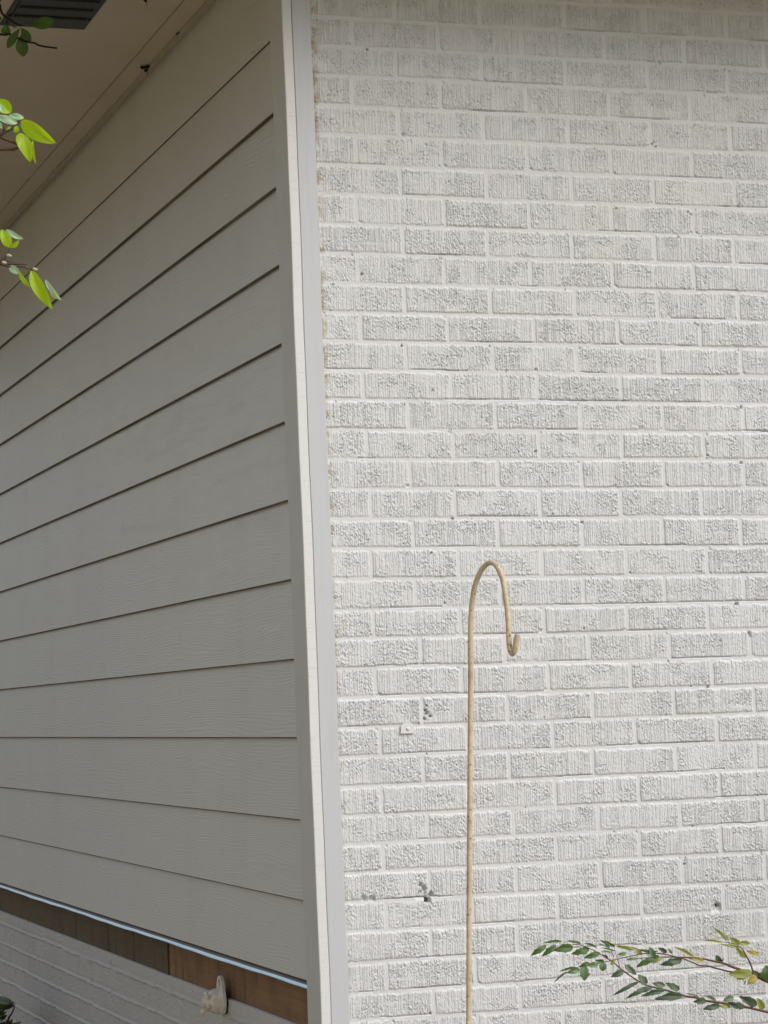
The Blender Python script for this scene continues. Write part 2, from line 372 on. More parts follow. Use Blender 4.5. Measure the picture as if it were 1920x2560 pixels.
def brick_field(X, Z, seed, zfun, xjoint, joint=.0100, rough_scale=1.0, recess=.0017, N0=N0, N1=N1):
    """outward height of every grid node; rows are Z (descending), columns X"""
    ny, nx = X.shape; H = np.full((ny, nx), -recess)
    H += .0006 * (vn(X, Z, .03, .012, 1) - .5)
    xs = X[0]; zs = Z[:, 0]; rs = np.random.RandomState(seed)
    beds = {n: zfun(n, xs) for n in range(N0, N1 + 1)}
    for n in range(N0, N1):
        js = xjoint(n, xs[0], xs[-1], rs)
        for j in range(len(js) - 1):
            xa = js[j] + joint * .5 * rs.uniform(.85, 1.2); xb = js[j + 1] - joint * .5 * rs.uniform(.85, 1.2)
            i0 = np.searchsorted(xs, xa - .004); i1 = np.searchsorted(xs, xb + .004)
            if i1 - i0 < 3: continue
            top = beds[n][i0:i1] - joint * .5 * rs.uniform(.8, 1.15); bot = beds[n + 1][i0:i1] + joint * .5 * rs.uniform(.8, 1.15)
            r0 = np.searchsorted(-zs, -(top.max() + .004)); r1 = np.searchsorted(-zs, -(bot.min() - .004))
            if r1 - r0 < 3: continue
            x = X[r0:r1, i0:i1]; z = Z[r0:r1, i0:i1]
            wob = .0016 * (vn(x, z, .012, .012, 5) - .5) + .0012 * (vn(x, z, .004, .005, 6) - .5)
            d = np.minimum(np.minimum(x - xa, xb - x), np.minimum((top[None, :] - z) * .45, (z - bot[None, :]) * 1.3)) + wob
            corner = np.hypot(np.clip(.004 - (x - xa), 0, 1), 0) * 0
            m = sstep(-.0010, .0016, d)
            face = rs.uniform(-.0007, .0013) + (x - (xa + xb) / 2) * rs.uniform(-.004, .004) + (z - z.mean()) * rs.uniform(-.01, .01)
            # wire-cut texture: vertical grooves, torn across in places
            base = 0 * x
            sp = rs.uniform(.0032, .0052); gxs = []; q = xa + .004
            while q < xb - .004:
                gxs.append(q); q += sp * rs.choice([.7, 1, 1, 1.35, 2.1])
            A = rs.uniform(.70, 1.05)
            keep = sstep(.10, .34, vn(x, z, .03, .02, 8) + rs.uniform(.02, .35))
            for g in gxs:
                k0 = np.searchsorted(xs[i0:i1], g - .004); k1 = np.searchsorted(xs[i0:i1], g + .004)
                if k1 <= k0: continue
                xx = x[:, k0:k1]; zz = z[:, k0:k1]
                wn = g + .0011 * (vn(zz * 0 + g * 31.7, zz, 1, .014, 4) - .5)
                on = sstep(.12, .42, vn(zz * 0 + g * 53.1, zz, 1, .009, 9) + .12)
                base[:, k0:k1] -= A * rs.uniform(.5, 1.3) * .0026 * on * np.exp(-((xx - wn) / .00058) ** 2)
            base *= keep * rough_scale
            # torn lumps
            lm = .30 + .70 * sstep(.36, .66, vn(x, z, .035, .026, 10) + rs.uniform(-.16, .16))
            nz = vn(x + .003 * vn(x, z, .005, .005, 2), z, .0017, .0023, 11)
            nw = vn(x + .5 * z, z, .0030, .0018, 4)
            base += lm * rough_scale * (.0030 * sstep(.62, .86, nz) - .0040 * sstep(.30, .14, nz) if False else .0016 * sstep(.62, .84, nz) - .0026 * (1 - sstep(.10, .25, nz)) + .0012 * sstep(.74, .9, nw) - .0026 * (1 - sstep(.08, .20, nw)))
            base += rough_scale * .0007 * (vn(x, z, .0018, .0026, 0) - .5)
            # knocked corners
            for cx_, cz_ in ((xa, top.mean()), (xb, top.mean()), (xa, bot.mean()), (xb, bot.mean())):
                if rs.rand() < .16:
                    r_ = rs.uniform(.004, .010); dd = np.hypot(x - cx_, (z - cz_) * 1.3) + .002 * (vn(x, z, .004, .004, 7) - .5)
                    face = face - .0045 * (1 - sstep(r_ * .6, r_, dd))
            Hn = -recess + m * (recess + face + base)
            sub = H[r0:r1, i0:i1]
            H[r0:r1, i0:i1] = np.where(m > 0.001, np.maximum(sub, Hn) if False else np.where(m > .02, Hn, sub), sub)
    return H

def xj_front(n, xa, xb, rs):
    n2 = min(max(n, -10), 24); a = tabl(JL, min(max(n2, -2), 24)); b = tabl(JR, min(n2, 22))
    js = []; j = (n % 2) + (0 if n % 2 == 0 else 0)
    j = n % 2
    while True:
        x = X0 + j * MOD / 2
        t_ = (x - .25) / .9
        x += a + (b - a) * min(max(t_, -.3), 1.5) + rs.uniform(-.0025, .0025)
        js.append(x)
        if x > xb + .25: break
        j += 2
    return js
xs = np.concatenate([np.arange(.038, 1.34, .00105), np.arange(1.34, 4.4, .009)])
zs = np.concatenate([np.arange(.835, -1.86, -.0019), np.arange(-1.86, -2.56, -.01)])
X, Z = np.meshgrid(xs, zs)
H = brick_field(X, Z, 21, zbed, xj_front)
# pits, cracks and chips seen on the real wall : (u, v, radius, depth)
rs = np.random.RandomState(3)
pits = [(1068, 1782, .0050, .020), (1064, 1775, .0035, .016), (1076, 1790, .0036, .016), (1062, 1797, .0030, .014), (1066, 1764, .0028, .014), (1132, 1296, .0030, .012), (1070, 2248, .0075, .022), (1060, 2222, .0065, .014), (1052, 2212, .0045, .012), (1078, 2236, .0060, .014), (1052, 2236, .012, .006),
        (930, 2246, .007, .010), (908, 2248, .006, .009), (1005, 864, .003, .010), (1118, 892, .002, .01), (1456, 1306, .003, .012), (1340, 1128, .003, .012), (1853, 1018, .004, .009), (1853, 1158, .004, .009), (1768, 1110, .0022, .01), (1770, 1138, .003, .010),
        (1874, 1582, .004, .010), (1876, 1590, .003, .010), (1770, 1717, .0035, .012), (1671, 1652, .002, .012), (1840, 1509, .004, .009), (1845, 1509, .003, .009), (1712, 2160, .003, .012), (1713, 2152, .002, .012), (1790, 2268, .012, .008), (1797, 2264, .005, .014),
        (1745, 813, .0035, .008), (1738, 809, .003, .008), (1630, 360, .002, .012), (1635, 355, .0018, .01), (1640, 366, .002, .01), (1720, 105, .002, .010), (1824, 177, .0018, .01), (1650, 157, .003, .006), (777, 109, .003, .012), (918, 123, .003, .012), (808, 875, .0025, .01), (780, 180, .003, .01),
        (1078, 1382, .003, .012), (905, 684, .003, .010), (1340, 924, .003, .006), (1082, 976, .003, .006), (1732, 2065, .002, .008), (1076, 2534, .003, .012), (800, 940, .004, .01), (800, 868, .003, .01), (785, 352, .003, .008), (1665, 1788, .002, .008), (1697, 594, .004, .005), (1728, 536, .004, .006), (1720, 530, .003, .006), (1540, 521, .003, .008)]
P3 = [(aty(u, v, 0).x, aty(u, v, 0).z, r, d) for u, v, r, d in pits]
for _ in range(60):
    n = rs.randint(-10, 26); P3.append((rs.uniform(.05, 1.3), -n * CO + rs.uniform(-.006, .006), rs.uniform(.0012, .0026), rs.uniform(.003, .008)))
for x_, z_, r_, d_ in P3:
    i0, i1 = np.searchsorted(xs, [x_ - .03, x_ + .03]); r0, r1 = np.searchsorted(-zs, [-z_ - .03, -z_ + .03])
    x = X[r0:r1, i0:i1]; z = Z[r0:r1, i0:i1]
    dd = np.hypot(x - x_, z - z_) + r_ * .9 * (vn(x, z, r_ * .8, r_ * .8, 3) - .5)
    H[r0:r1, i0:i1] -= d_ * (1 - sstep(r_ * .55, r_ * 1.15, dd))
# faint cracks / paint ridges at the bed edges: thin dark undercuts
for _ in range(120):
    n = rs.randint(-9, 26); xa = rs.uniform(.05, 1.25); ln = rs.uniform(.02, .16)
    i0, i1 = np.searchsorted(xs, [xa, xa + ln]); zc = zbed(n, xs[i0:i1]) + .0050
    for ii, zz in zip(range(i0, i1), zc):
        rr = np.searchsorted(-zs, -zz); H[rr:rr + 1, ii] -= .004
# row of Z descends -> outward (-y)
P = np.stack([X, -H, Z], -1)
brick_wall = grid_mesh('brick_wall', P, M['brick'], house, flip=True)
tag(brick_wall, 'white painted brick wall with vertical combed brick faces')

# metal tab screwed over a bed joint
tb = MB(); a = aty(1002, 1835, 0); b = aty(1038, 1806, 0)
pts = [aty(1002, 1834, -.006), aty(1036, 1833, -.006), aty(1034, 1811, -.006), aty(1027, 1807, -.006), aty(1010, 1807, -.006), aty(1003, 1814, -.006)]
n = 6; V = [tuple(p) for p in pts] + [(p.x, p.y + .0035, p.z) for p in pts]
F = [tuple(range(n)), tuple(reversed(range(n, 2 * n)))] + [(i, i + n, (i + 1) % n + n, (i + 1) % n) for i in range(n)]
tb.V = V; tb.F = F
tab = tb.build('metal_tab', M['tab'], house)
sc = MB(); sc.lathe(aty(1020, 1822, -.006), (0, -1, 0), [(0, .0044), (.0016, .0040), (.0026, .0022)], 14); sc.build('screw', M['tab'], tab, True)

# corner trim ------------------------------------------------------
def xc(z): return -.0296 + (.64 - z) * (.0129 / 2.08)
zt, zb_ = .83, -2.36
def trim_board(name, x0f, x1f, y0, y1, mat, ztop=zt, zbot=zb_, n=40, bev=.0015):
    V = []; F = []
    for i in range(n + 1):
        z = ztop + (zbot - ztop) * i / n; wv = .0006 * math.sin(z * 7.1) + .0004 * math.sin(z * 19)
        xa, xb = x0f(z) + wv, x1f(z) + wv
        V += [(xa + bev, y0, z), (xb - bev, y0, z), (xb, y0 + bev, z), (xb, y1, z), (xa, y1, z), (xa, y0 + bev, z)]
    for i in range(n):
        for k in range(6):
            a = i * 6 + k; b = i * 6 + (k + 1) % 6; F.append((a, b, b + 6, a + 6))
    F.append(tuple(range(5, -1, -1))); F.append(tuple(n * 6 + k for k in range(6)))
    o = pym(name, V, F, mat, house)
    bm = bmesh.new(); bm.from_mesh(o.data); bmesh.ops.recalc_face_normals(bm, faces=bm.faces); bm.to_mesh(o.data); bm.free()
    return o
side = trim_board('corner_board', lambda z: xc(z), lambda z: xc(z) + .0225, -.026, .080, M['trim_side'])
side.data.materials.append(M['trim_edge'])
for p in side.data.polygons:
    if p.normal.y < -.5 : p.material_index = 1
tag(side, 'side corner board whose pale sawn edge faces the viewer')
front = trim_board('corner_board', lambda z: xc(z) + .0243, lambda z: .0395 + (.6 - z) * .0058, -.0225, .02, M['trim'])
tag(front, 'flat white front corner board beside the brick')

# siding -----------------------------------------------------------
mb = MB(); REV = .1836; Z0 = .4266
measured = [.4215, .2455, .061, -.1235, -.307, -.490, -.6745, -.8585, -1.039, -1.2275, -1.4115, -1.5925]
bots = [.6015] + measured
seams = {1: [2.72], 5: [3.496, 5.9], 6: [1.915, 5.2], 3: [1.48 * 2.6], 4: [1.30 * 4], 12: [3.632], 8: [5.3], 10: [4.9]}
YE = 7.5
for i, zb0 in enumerate(bots):
    ztop = (bots[i - 1] if i else .815) + .018
    prof = [(-.0105, zb0 + .0026), (-.0085, zb0), (-.0005, zb0 + .0006), (.0092, ztop), (.0015, ztop)] if i else [(-.0050, zb0), (.004, zb0 + .0004), (.004, ztop), (-.0050, ztop)]
    cuts = [.0805] + seams.get(i, []) + [YE]
    for a, b in zip(cuts[:-1], cuts[1:]):
        mb.prof_y(prof, [a + .0009] + [a + (b - a) * k / 6 for k in range(1, 6)] + [b - .0009])
siding = mb.build('siding', M['siding'], house)
siding.data.materials.append(M['lap_shade_backing'])
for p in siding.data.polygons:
    if p.normal.z < -.3: p.material_index = 1  # undersides and bottom chamfers get the painted shadow line
tag(siding, 'grey lap siding with embossed wood grain')
mb = MB(); mb.box((.0096, .05, -1.60), (.05, YE, .83)); mb.build('sheathing', M['lap_shade_backing'], house)

# flashing, sill and foundation -------------------------------------
V = []; F = []; n = 240; ys = np.linspace(.082, YE, n)
for i, y in enumerate(ys):
    wv = .0007 * math.sin(y * 5) + .0004 * math.sin(y * 17 + 1)
    V += [(.004, y, -1.5935), (-.0035, y, -1.5965), (-.0052 + .5 * wv, y, -1.6030 + .4 * wv), (-.0120 + wv, y, -1.6085 + wv), (-.0115 + wv, y, -1.6100 + wv), (.004, y, -1.6110)]
for i in range(n - 1):
    for k in range(5): a = i * 6 + k; F.append((a, a + 1, a + 7, a + 6))
fl = pym('flashing', V, F, M['flash'], house, True)
bm = bmesh.new(); bm.from_mesh(fl.data); bmesh.ops.recalc_face_normals(bm, faces=bm.faces); bm.to_mesh(fl.data); bm.free()
fl.data.materials.append(M['flash_dark'])
for p in fl.data.polygons:
    if p.index % 5 in (0, 1, 4): p.material_index = 1
tag(fl, 'thin shiny metal strip under the lowest siding board')
mb = MB(); mb.box((.0215, .03, -1.712), (.06, 1.585, -1.5990)); sb = mb.build('sill_board', M['sill'], house, bevel=.002); tag(sb, 'bare brown timber under the siding')
mb = MB(); mb.box((.0170, 1.5885, -1.711), (.06, 1.742, -1.5985)); sb = mb.build('sill_block', M['sill_old'], house, bevel=.002)
mb = MB(); mb.box((.0190, 1.747, -1.710), (.06, YE, -1.5985)); sb = mb.build('sill_board', M['sill_old'], house, bevel=.002); tag(sb, 'dark weathered timber under the siding')
fb = [-1.679, -1.7505, -1.825, -1.894, -1.966, -2.038, -2.106]
def zf(n, x):
    v = fb[n] if n < len(fb) else fb[-1] - (n - 6) * .0705
    return v + .006 * (vn(x, x * 0 + n * .7, .22, .1, 4) - .5) + .003 * (vn(x, x * 0 + n * 1.3, .05, .1, 5) - .5)
def xf(n, xa, xb, rs):
    js = []; x = -.1 + (n % 2) * .1016
    while x < xb + .3: js.append(x + rs.uniform(-.004, .004)); x += .2032
    return js
ys = np.concatenate([np.arange(.03, 5.0, .0045), np.arange(5.0, YE, .02)]); zs2 = np.concatenate([np.arange(-1.7125, -2.15, -.0019), np.arange(-2.15, -2.56, -.01)])
Y2, Z2 = np.meshgrid(ys, zs2)
H2 = brick_field(Y2, Z2, 5, zf, xf, joint=.008, rough_scale=.16, recess=.0022, N0=0, N1=13)
# fat, bright, squeezed-out mortar along the beds
for n in range(0, 13):
    zc = zf(n, ys)[None, :] - .0045; rid = np.exp(-((Z2 - zc) / .0036) ** 2) * (.0070 + .005 * (vn(Y2, Z2 * 0 + n, .03, 1, 7) - .5)) * sstep(.12, .4, vn(Y2, Z2 * 0 + n * 3.1, .08, 1, 9) + .12)
    H2 = np.maximum(H2, H2 * .3 + rid - .0005)
    up = np.exp(-((Z2 - zc - .009) / .0022) ** 2) * .0040; H2 -= up
for n in range(0, 13):
    zt_ = zf(n, ys)[None, :]; zb2 = zf(n + 1, ys)[None, :]
    for k in range(40):
        yj = -.1 + (n % 2) * .1016 + k * .2032 + .004 * math.sin(k * 7 + n * 3)
        if (k * 5 + n * 3) % 7 < 2: continue
        H2 -= .0075 * np.exp(-((Y2 - yj - .003 * (vn(Z2 * 0 + k, Z2, 1, .02, 6) - .5)) / .0042) ** 2) * sstep(-.002, .004, zt_ - Z2) * sstep(-.002, .004, Z2 - zb2) * sstep(.25, .55, vn(Z2 * 0 + k * 3.3 + n, Z2, 1, .018, 2) + .1)
H2 += .0016 * (vn(Y2, Z2, .01, .005, 8) - .5)
rs = np.random.RandomState(8)
for _ in range(260):
    y_, z_ = rs.uniform(.2, 4.8), rs.uniform(-2.12, -1.72); r_ = rs.uniform(.0015, .004)
    i0, i1 = np.searchsorted(ys, [y_ - .05, y_ + .05]); r0, r1 = np.searchsorted(-zs2, [-z_ - .02, -z_ + .02])
    H2[r0:r1, i0:i1] -= .006 * (1 - sstep(.6, 1.2, np.hypot((Y2[r0:r1, i0:i1] - y_) / (r_ * 2.2), (Z2[r0:r1, i0:i1] - z_) / r_)))
PF = np.stack([.0120 - H2, Y2, Z2], -1); cap = PF[:1].copy(); cap[..., 0] = .06; PF = np.concatenate([cap, PF], 0)
fo = grid_mesh('foundation_wall', PF, M['foundation'], house)
tag(fo, 'grey painted brick foundation under the siding')

# old painted wall fitting -----------------------------------------
fc = atx(553, 2500, .001)
ft = MB()
segs = 36; V = []; 
def plate_r(a):         # a = 0 up; round plate with a pointed ear on top
    ear = max(0, math.cos(a)) ** 5
    return .0395 + .0235 * ear
for xo in (-.004, .004):
    for k in range(segs):
        a = 2 * math.pi * k / segs; r = plate_r(a); V.append((fc.x + xo, fc.y + math.sin(a) * r, fc.z + math.cos(a) * r))
for xo in (-.004, .004):
    for k in range(segs):
        a = 2 * math.pi * k / segs; V.append((fc.x + xo, fc.y + math.sin(a) * .0095, fc.z + .044 + math.cos(a) * .0115))
F = []
for k in range(segs):
    k2 = (k + 1) % segs
    F.append((k, k2, segs + k2, segs + k)); F.append((2 * segs + k, 3 * segs + k, 3 * segs + k2, 2 * segs + k2))
    F.append((k, 2 * segs + k, 2 * segs + k2, k2)); F.append((segs + k, segs + k2, 3 * segs + k2, 3 * segs + k))
fitting = pym('wall_fitting', V, F, M['fitting'], house)
bm = bmesh.new(); bm.from_mesh(fitting.data); bmesh.ops.recalc_face_normals(bm, faces=bm.faces); bm.to_mesh(fitting.data); bm.free()
tag(fitting, 'lumpy old fitting thick with flaking white paint')
# web closing the plate below the ear hole
mb = MB(); mb.lathe(fc + Vector((.0035, 0, -.002)), (-1, 0, 0), [(0, .035), (.008, .035), (.011, .033), (.022, .032), (.030, .029), (.036, .024), (.038, .017), (.047, .016), (.0485, .011), (.053, .010), (.0545, .006)], 30)
bd = mb.build('body', M['fitting'], fitting, True)
mb = MB()
for k in range(5):
    a = k * 1.26 + .4; c_ = fc + Vector((-.034, math.sin(a) * .021, math.cos(a) * .021 - .002)); mb.lathe(c_, (-1, 0, 0), [(0, .0058), (.007, .0054), (.010, .0035)], 10)
mb.lathe(fc + Vector((-.046, .004, -.020)), (-.4, 0, -1), [(0, .007), (.012, .0065), (.014, .004)], 12)
mb.build('bolt', M['fitting'], fitting, True)
mb = MB(); mb.lathe(fc + Vector((.0035, 0, 0)), (1, 0, 0), [(0, .033), (.0065, .033)], 24); mb.build('gap_shade', M['hole'], fitting, True)  # black disc painted in for the shaded gap between plate and wall

# soffit, molding, vent ---------------------------------------------
SZ = .83; EX, EY = -1.1, -.42
mb = MB(); mb.box((EX, EY, SZ), (.0, YE, SZ + .012)); mb.box((.001, EY, SZ + .0), (4.6, .06, SZ + .012)); sf = mb.build('soffit', M['soffit'], house)
tag(sf, 'brown shaded boards under the eaves')
mb = MB(); mb.prof_y([(-.0205, SZ - .0005), (-.0205, SZ - .012), (-.023, SZ - .013), (-.027, SZ - .008), (-.030, SZ - .003), (-.031, SZ - .0005)], [.0815, 2, 4, 6, YE]); mb.build('eave_molding', M['molding'], house)
V = []; F = []; ys = np.linspace(.082, YE, 300); rs = np.random.RandomState(12)
mb = MB()
y = .4
while y < YE - .3:
    ln = rs.uniform(.12, .7); r_ = rs.uniform(.0008, .0019)
    mb.tube([(-.0325 + rs.uniform(-.001, .001), y + ln * k / 6, SZ - .0012 + rs.uniform(-.0006, .0006)) for k in range(7)], [r_ * .3] + [r_ * rs.uniform(.6, 1.1) for _ in range(5)] + [r_ * .3], 6)
    y += ln + rs.uniform(.0, .18)
mb.build('caulk_bead', M['caulk'], house, True)
mb = MB(); mb.box((-.088, .03, SZ - .0025), (-.0855, YE, SZ + .001)); mb.build('soffit_seam', M['molding'], house)

va = Vector((-.504, .52, SZ)); vb = Vector((-.281, .957, SZ))
mb = MB(); mb.box((va.x, va.y, SZ - .006), (vb.x, vb.y, SZ - .0005)); mb.box((va.x + .012, va.y + .012, SZ - .0085), (vb.x - .012, vb.y - .012, SZ - .0062))
vent = mb.build('soffit_vent', M['vent'], house, bevel=.0012); tag(vent, 'black metal vent pierced by rows of round holes')
mb = MB()
for r_ in range(5):
    y0 = .842 - r_ * .082
    mb.box((va.x + .016, y0 - .006, SZ - .0105), (vb.x - .016, y0 - .0045, SZ - .0087))
lv = mb.build('louvre', M['vent'], vent, bevel=.0008)
for r_ in range(5):
    mb = MB()
    for k in range(20):
        x_ = va.x + .021 + k * (vb.x - va.x - .042) / 19; y0 = .852 - r_ * .082
        mb.lathe((x_, y0, SZ - .0086), (0, 0, -1), [(0, .0046), (.0006, .0044)], 12)
    mb.build('hole_row', M['hole'], vent)
for x_ in (va.x + .009, vb.x - .009):
    for y_ in (.855, .60):
        mb = MB(); mb.lathe((x_, y_, SZ - .006), (0, 0, -1), [(0, .0055), (.002, .005), (.003, .003)], 14); mb.build('screw', M['hole'], vent)

# fascia, roof, inner core (blocks light from behind)
mb = MB(); mb.box((EX - .022, EY - .022, SZ - .03), (EX - .001, YE, SZ + .14)); mb.box((EX, EY - .022, SZ - .03), (4.6, EY - .001, SZ + .14)); mb.build('fascia', M['fascia'], house)
rx0, ry0, rx1, ry1 = EX - .05, EY - .05, 5.2, 8.2; zr = SZ + .15; ins = 2.9; zp = zr + ins * .42
V = [(rx0, ry0, zr), (rx1, ry0, zr), (rx1, ry1, zr), (rx0, ry1, zr), (rx0 + ins, ry0 + ins, zp), (rx1 - ins, ry0 + ins, zp), (rx1 - ins, ry1 - ins, zp), (rx0 + ins, ry1 - ins, zp)]
V += [(x, y, z - .02) for x, y, z in V[:4]]
F = [(0, 1, 5, 4), (1, 2, 6, 5), (2, 3, 7, 6), (3, 0, 4, 7), (4, 5, 6, 7), (8, 11, 10, 9), (0, 8, 9, 1), (1, 9, 10, 2), (2, 10, 11, 3), (3, 11, 8, 0)]
pym('roof', V, F, M['shingle'], house)
mb = MB(); mb.box((.061, .061, GZ - .05), (4.9, 7.9, SZ + .02)); mb.box((.061, .0201, -2.56), (4.6, .06, SZ - .001)); mb.build('inner_wall', M['core'], house)

# small black scraps stuck under the eave ---------------------------
for nm, u, v, s, lab in (('insect_nest', 365, 167, .017, 'small black scrap of insect nest stuck where the soffit meets the siding'),
                         ('insect_nest', 443, 84, .008, 'tiny dark wisp of nest under the eave, nearer the vent end'),
                         ('insect_nest', 364, -3, .012, 'black scrap under the soffit cut off by the top edge of the picture')):
    d = ray(u, v); p = CAM + d * ((SZ - .004 - CAM.z) / d.z)
    mb = MB(); rr_ = random.Random(int(u))
    for k in range(7 if s > .009 else 3):
        q = p + Vector((rr_.uniform(-.6, .6) * s, rr_.uniform(-1.6, 1.6) * s, -rr_.uniform(0, .5) * s + .002))
        mb.lathe(q, (rr_.uniform(-1, 1), rr_.uniform(-1, 1), .3), [(-s * .35, s * .08), (-s * .1, s * .28), (s * .15, s * .22), (s * .4, s * .05)], 7)
    mb.tube([p, p + Vector((s * .5, s * .8, -s * .5)), p + Vector((s * .4, s * 1.2, -s * 1.3))], [s * .1, s * .06, s * .03], 5)
    tag(mb.build(nm, M['black'], None, True), lab, 'insect nest')

# ------------------------------------------------------------------ shepherd's hook
hp = [(1171.5, 2640), (1172, 2560), (1173, 2300), (1175.5, 1900), (1176.6, 1700), (1176.6, 1590.6), (1177.6, 1544), (1181.5, 1498), (1189, 1460), (1201.5, 1429), (1215, 1412), (1227.6, 1406.5), (1240, 1413), (1250.7, 1432), (1258.4, 1455), (1265, 1498), (1270, 1544.5), (1272, 1590), (1275.0, 1621), (1280.8, 1634), (1287.0, 1625), (1290, 1606), (1293.7, 1586)]
YH = -.45; pole = []
for u, v in hp:
    y = YH - max(0, (u - 1178)) / 1250.0 * 1.25
    pole.append(aty(u, v, y))
b0 = pole[0]; d0 = (pole[0] - pole[2]).normalized(); k = (GZ - b0.z) / d0.z
foot = b0 + d0 * k
hook = empty('shepherd_hook', foot, 'tall rusting cream shepherd hook standing in front of the white brick wall', 'garden hook')
sp = smooth_path([foot] + pole, 10)
mb = MB(); mb.tube(sp, .0058, 18); mb.build('pole', M['hook'], hook, True)

# ------------------------------------------------------------------ leaves
def leaf(mb, base, tip, wid, roll=0., curl=.12, fold=.25, shape=.42, seed=0, nU=9, nV=4, jag=.0, flip=False):
    """ovate leaf between base and tip; wid = full width; roll turns it about its own midrib"""
    base = Vector(base); tip = Vector(tip); L = tip - base; ln = L.length; Ld = L.normalized()
    vw = (base - CAM).normalized(); S = Ld.cross(vw).normalized(); N = S.cross(Ld).normalized()
    if N.dot(vw) > 0: N = -N
    S2 = S * math.cos(roll) + N * math.sin(roll); N2 = N * math.cos(roll) - S * math.sin(roll)
    if flip: N2 = -N2
    rr_ = random.Random(seed); n0 = len(mb.V); tw = rr_.uniform(-.25, .25)
    for i in range(nU + 1):
        t_ = i / nU; w_ = wid * .5 * (math.sin(math.pi * t_ ** (math.log(.5) / math.log(shape))) ** .72 if 0 < t_ < 1 else .02)
        arch = curl * ln * math.sin(math.pi * t_) ; dr = -curl * .5 * ln * t_ * t_
        for j in range(-nV, nV + 1):
            s = j / nV; jj = 1 + (rr_.uniform(-jag, jag) if abs(j) == nV else 0)
            off = w_ * s * jj
            mb.V.append(tuple(base + L * t_ + S2 * (off * math.cos(tw * t_)) + N2 * (arch + dr + abs(off) * fold + off * math.sin(tw * t_) + .02 * ln * math.sin(6 * t_ + s * 3 + seed))))
    k = 2 * nV + 1
    for i in range(nU):
        for j in range(k - 1):
            a = n0 + i * k + j; f = (a, a + 1, a + k + 1, a + k)
            mb.F.append(f if not flip else tuple(reversed(f)))
def leafset(name, items, conv, wscale, parent, jag=.0, nU=13):
    """items: (bx,by,tx,ty,w,kind,...) -> one mesh, several leaf materials"""
    mb = MB(); mats = []; midx = []
    for i, it in enumerate(items):
        bx, by, tx, ty, w_, kind = it[:6]; roll = it[6] if len(it) > 6 else 0; z = it[7] if len(it) > 7 else 0
        f0 = len(mb.F)
        leaf(mb, conv(bx, by, z), conv(tx, ty, z), w_ * wscale / max(.3, math.cos(roll)), roll, seed=i, jag=jag, nU=nU, shape=.62 if kind == 'leaf_shade' else .42)
        if kind not in mats: mats.append(kind)
        midx += [mats.index(kind)] * (len(mb.F) - f0)
    o = pym(name, mb.V, mb.F, None, parent, True)
    for k in mats: o.data.materials.append(M[k])
    o.data.polygons.foreach_set('material_index', midx)
    return o

# ---- tree whose twigs hang into the left edge ----------------------
tree = empty('tree', (-2.35, -2.3, GZ), 'tree at the left edge reaching in with bright yellow-green leaves', 'tree')
T0 = Vector((-2.35, -2.3, GZ))
mb = MB(); tp = smooth_path([T0 + Vector((0, 0, -.1)), T0 + Vector((.02, .03, .9)), T0 + Vector((-.05, .08, 1.9)), T0 + Vector((.02, .02, 3.0)), T0 + Vector((-.1, .05, 4.3))], 6)
mb.tube(tp, [.085 - .06 * i / (len(tp) - 1) for i in range(len(tp))], 12); mb.build('trunk', M['bark'], tree, True)
D1 = 2.9; D2 = 2.95; D3 = 5.9
def cv(s, ox, oy, D): return lambda x, y, z=0: atd(ox + x / s, oy + y / s, D + z)
# branch A (upper bright twig)
a1 = cv(3.687, 0, 200, D1)
mb = MB(); st = [T0 + Vector((.0, .05, 2.15)), Vector((-1.75, -2.55, -.28)), atd(-60, 372, D1), a1(-8, 515), a1(45, 480), a1(90, 462), a1(120, 440), a1(150, 412)]
pth = smooth_path(st, 5); mb.tube(pth, [.010 - .0079 * i / 10 if i < 10 else .0021 - .0013 * (i - 10) / (len(pth) - 11) for i in range(len(pth))], 7)
mb.tube([a1(30, 490), a1(38, 440), a1(45, 410)], [.0014, .0010, .0007], 6); mb.tube([a1(150, 410), a1(175, 380), a1(215, 372)], [.0012, .0007, .0006], 6)
mb.tube([a1(110, 450), a1(135, 455), a1(165, 490)], [.0012, .0007, .0006], 6)
brA = mb.build('branch', M['bark'], tree, True)
PXM = D1 / FPX
leafset('leaves', [(190, 378, 512, 585, 146, 'leaf_bright', .25), (170, 488, 285, 752, 128, 'leaf_bright', -.2), (300, 560, 325, 770, 40, 'leaf_bright', .4, .01), (105, 296, -60, 190, 125, 'leaf_bright', .2), (28, 292, -30, 215, 50, 'leaf_pale', .3, -.01),
                   (165, 400, -50, 330, 72, 'leaf_pale', .1, -.01), (222, 352, 78, 320, 56, 'leaf_pale', .1, .01), (150, 492, 152, 418, 52, 'leaf_bright'), (60, 470, 95, 430, 30, 'leaf_bright', 0, .02), (-30, 380, 20, 450, 45, 'leaf_pale', 0, .02)],
        a1, PXM / 3.687, brA)
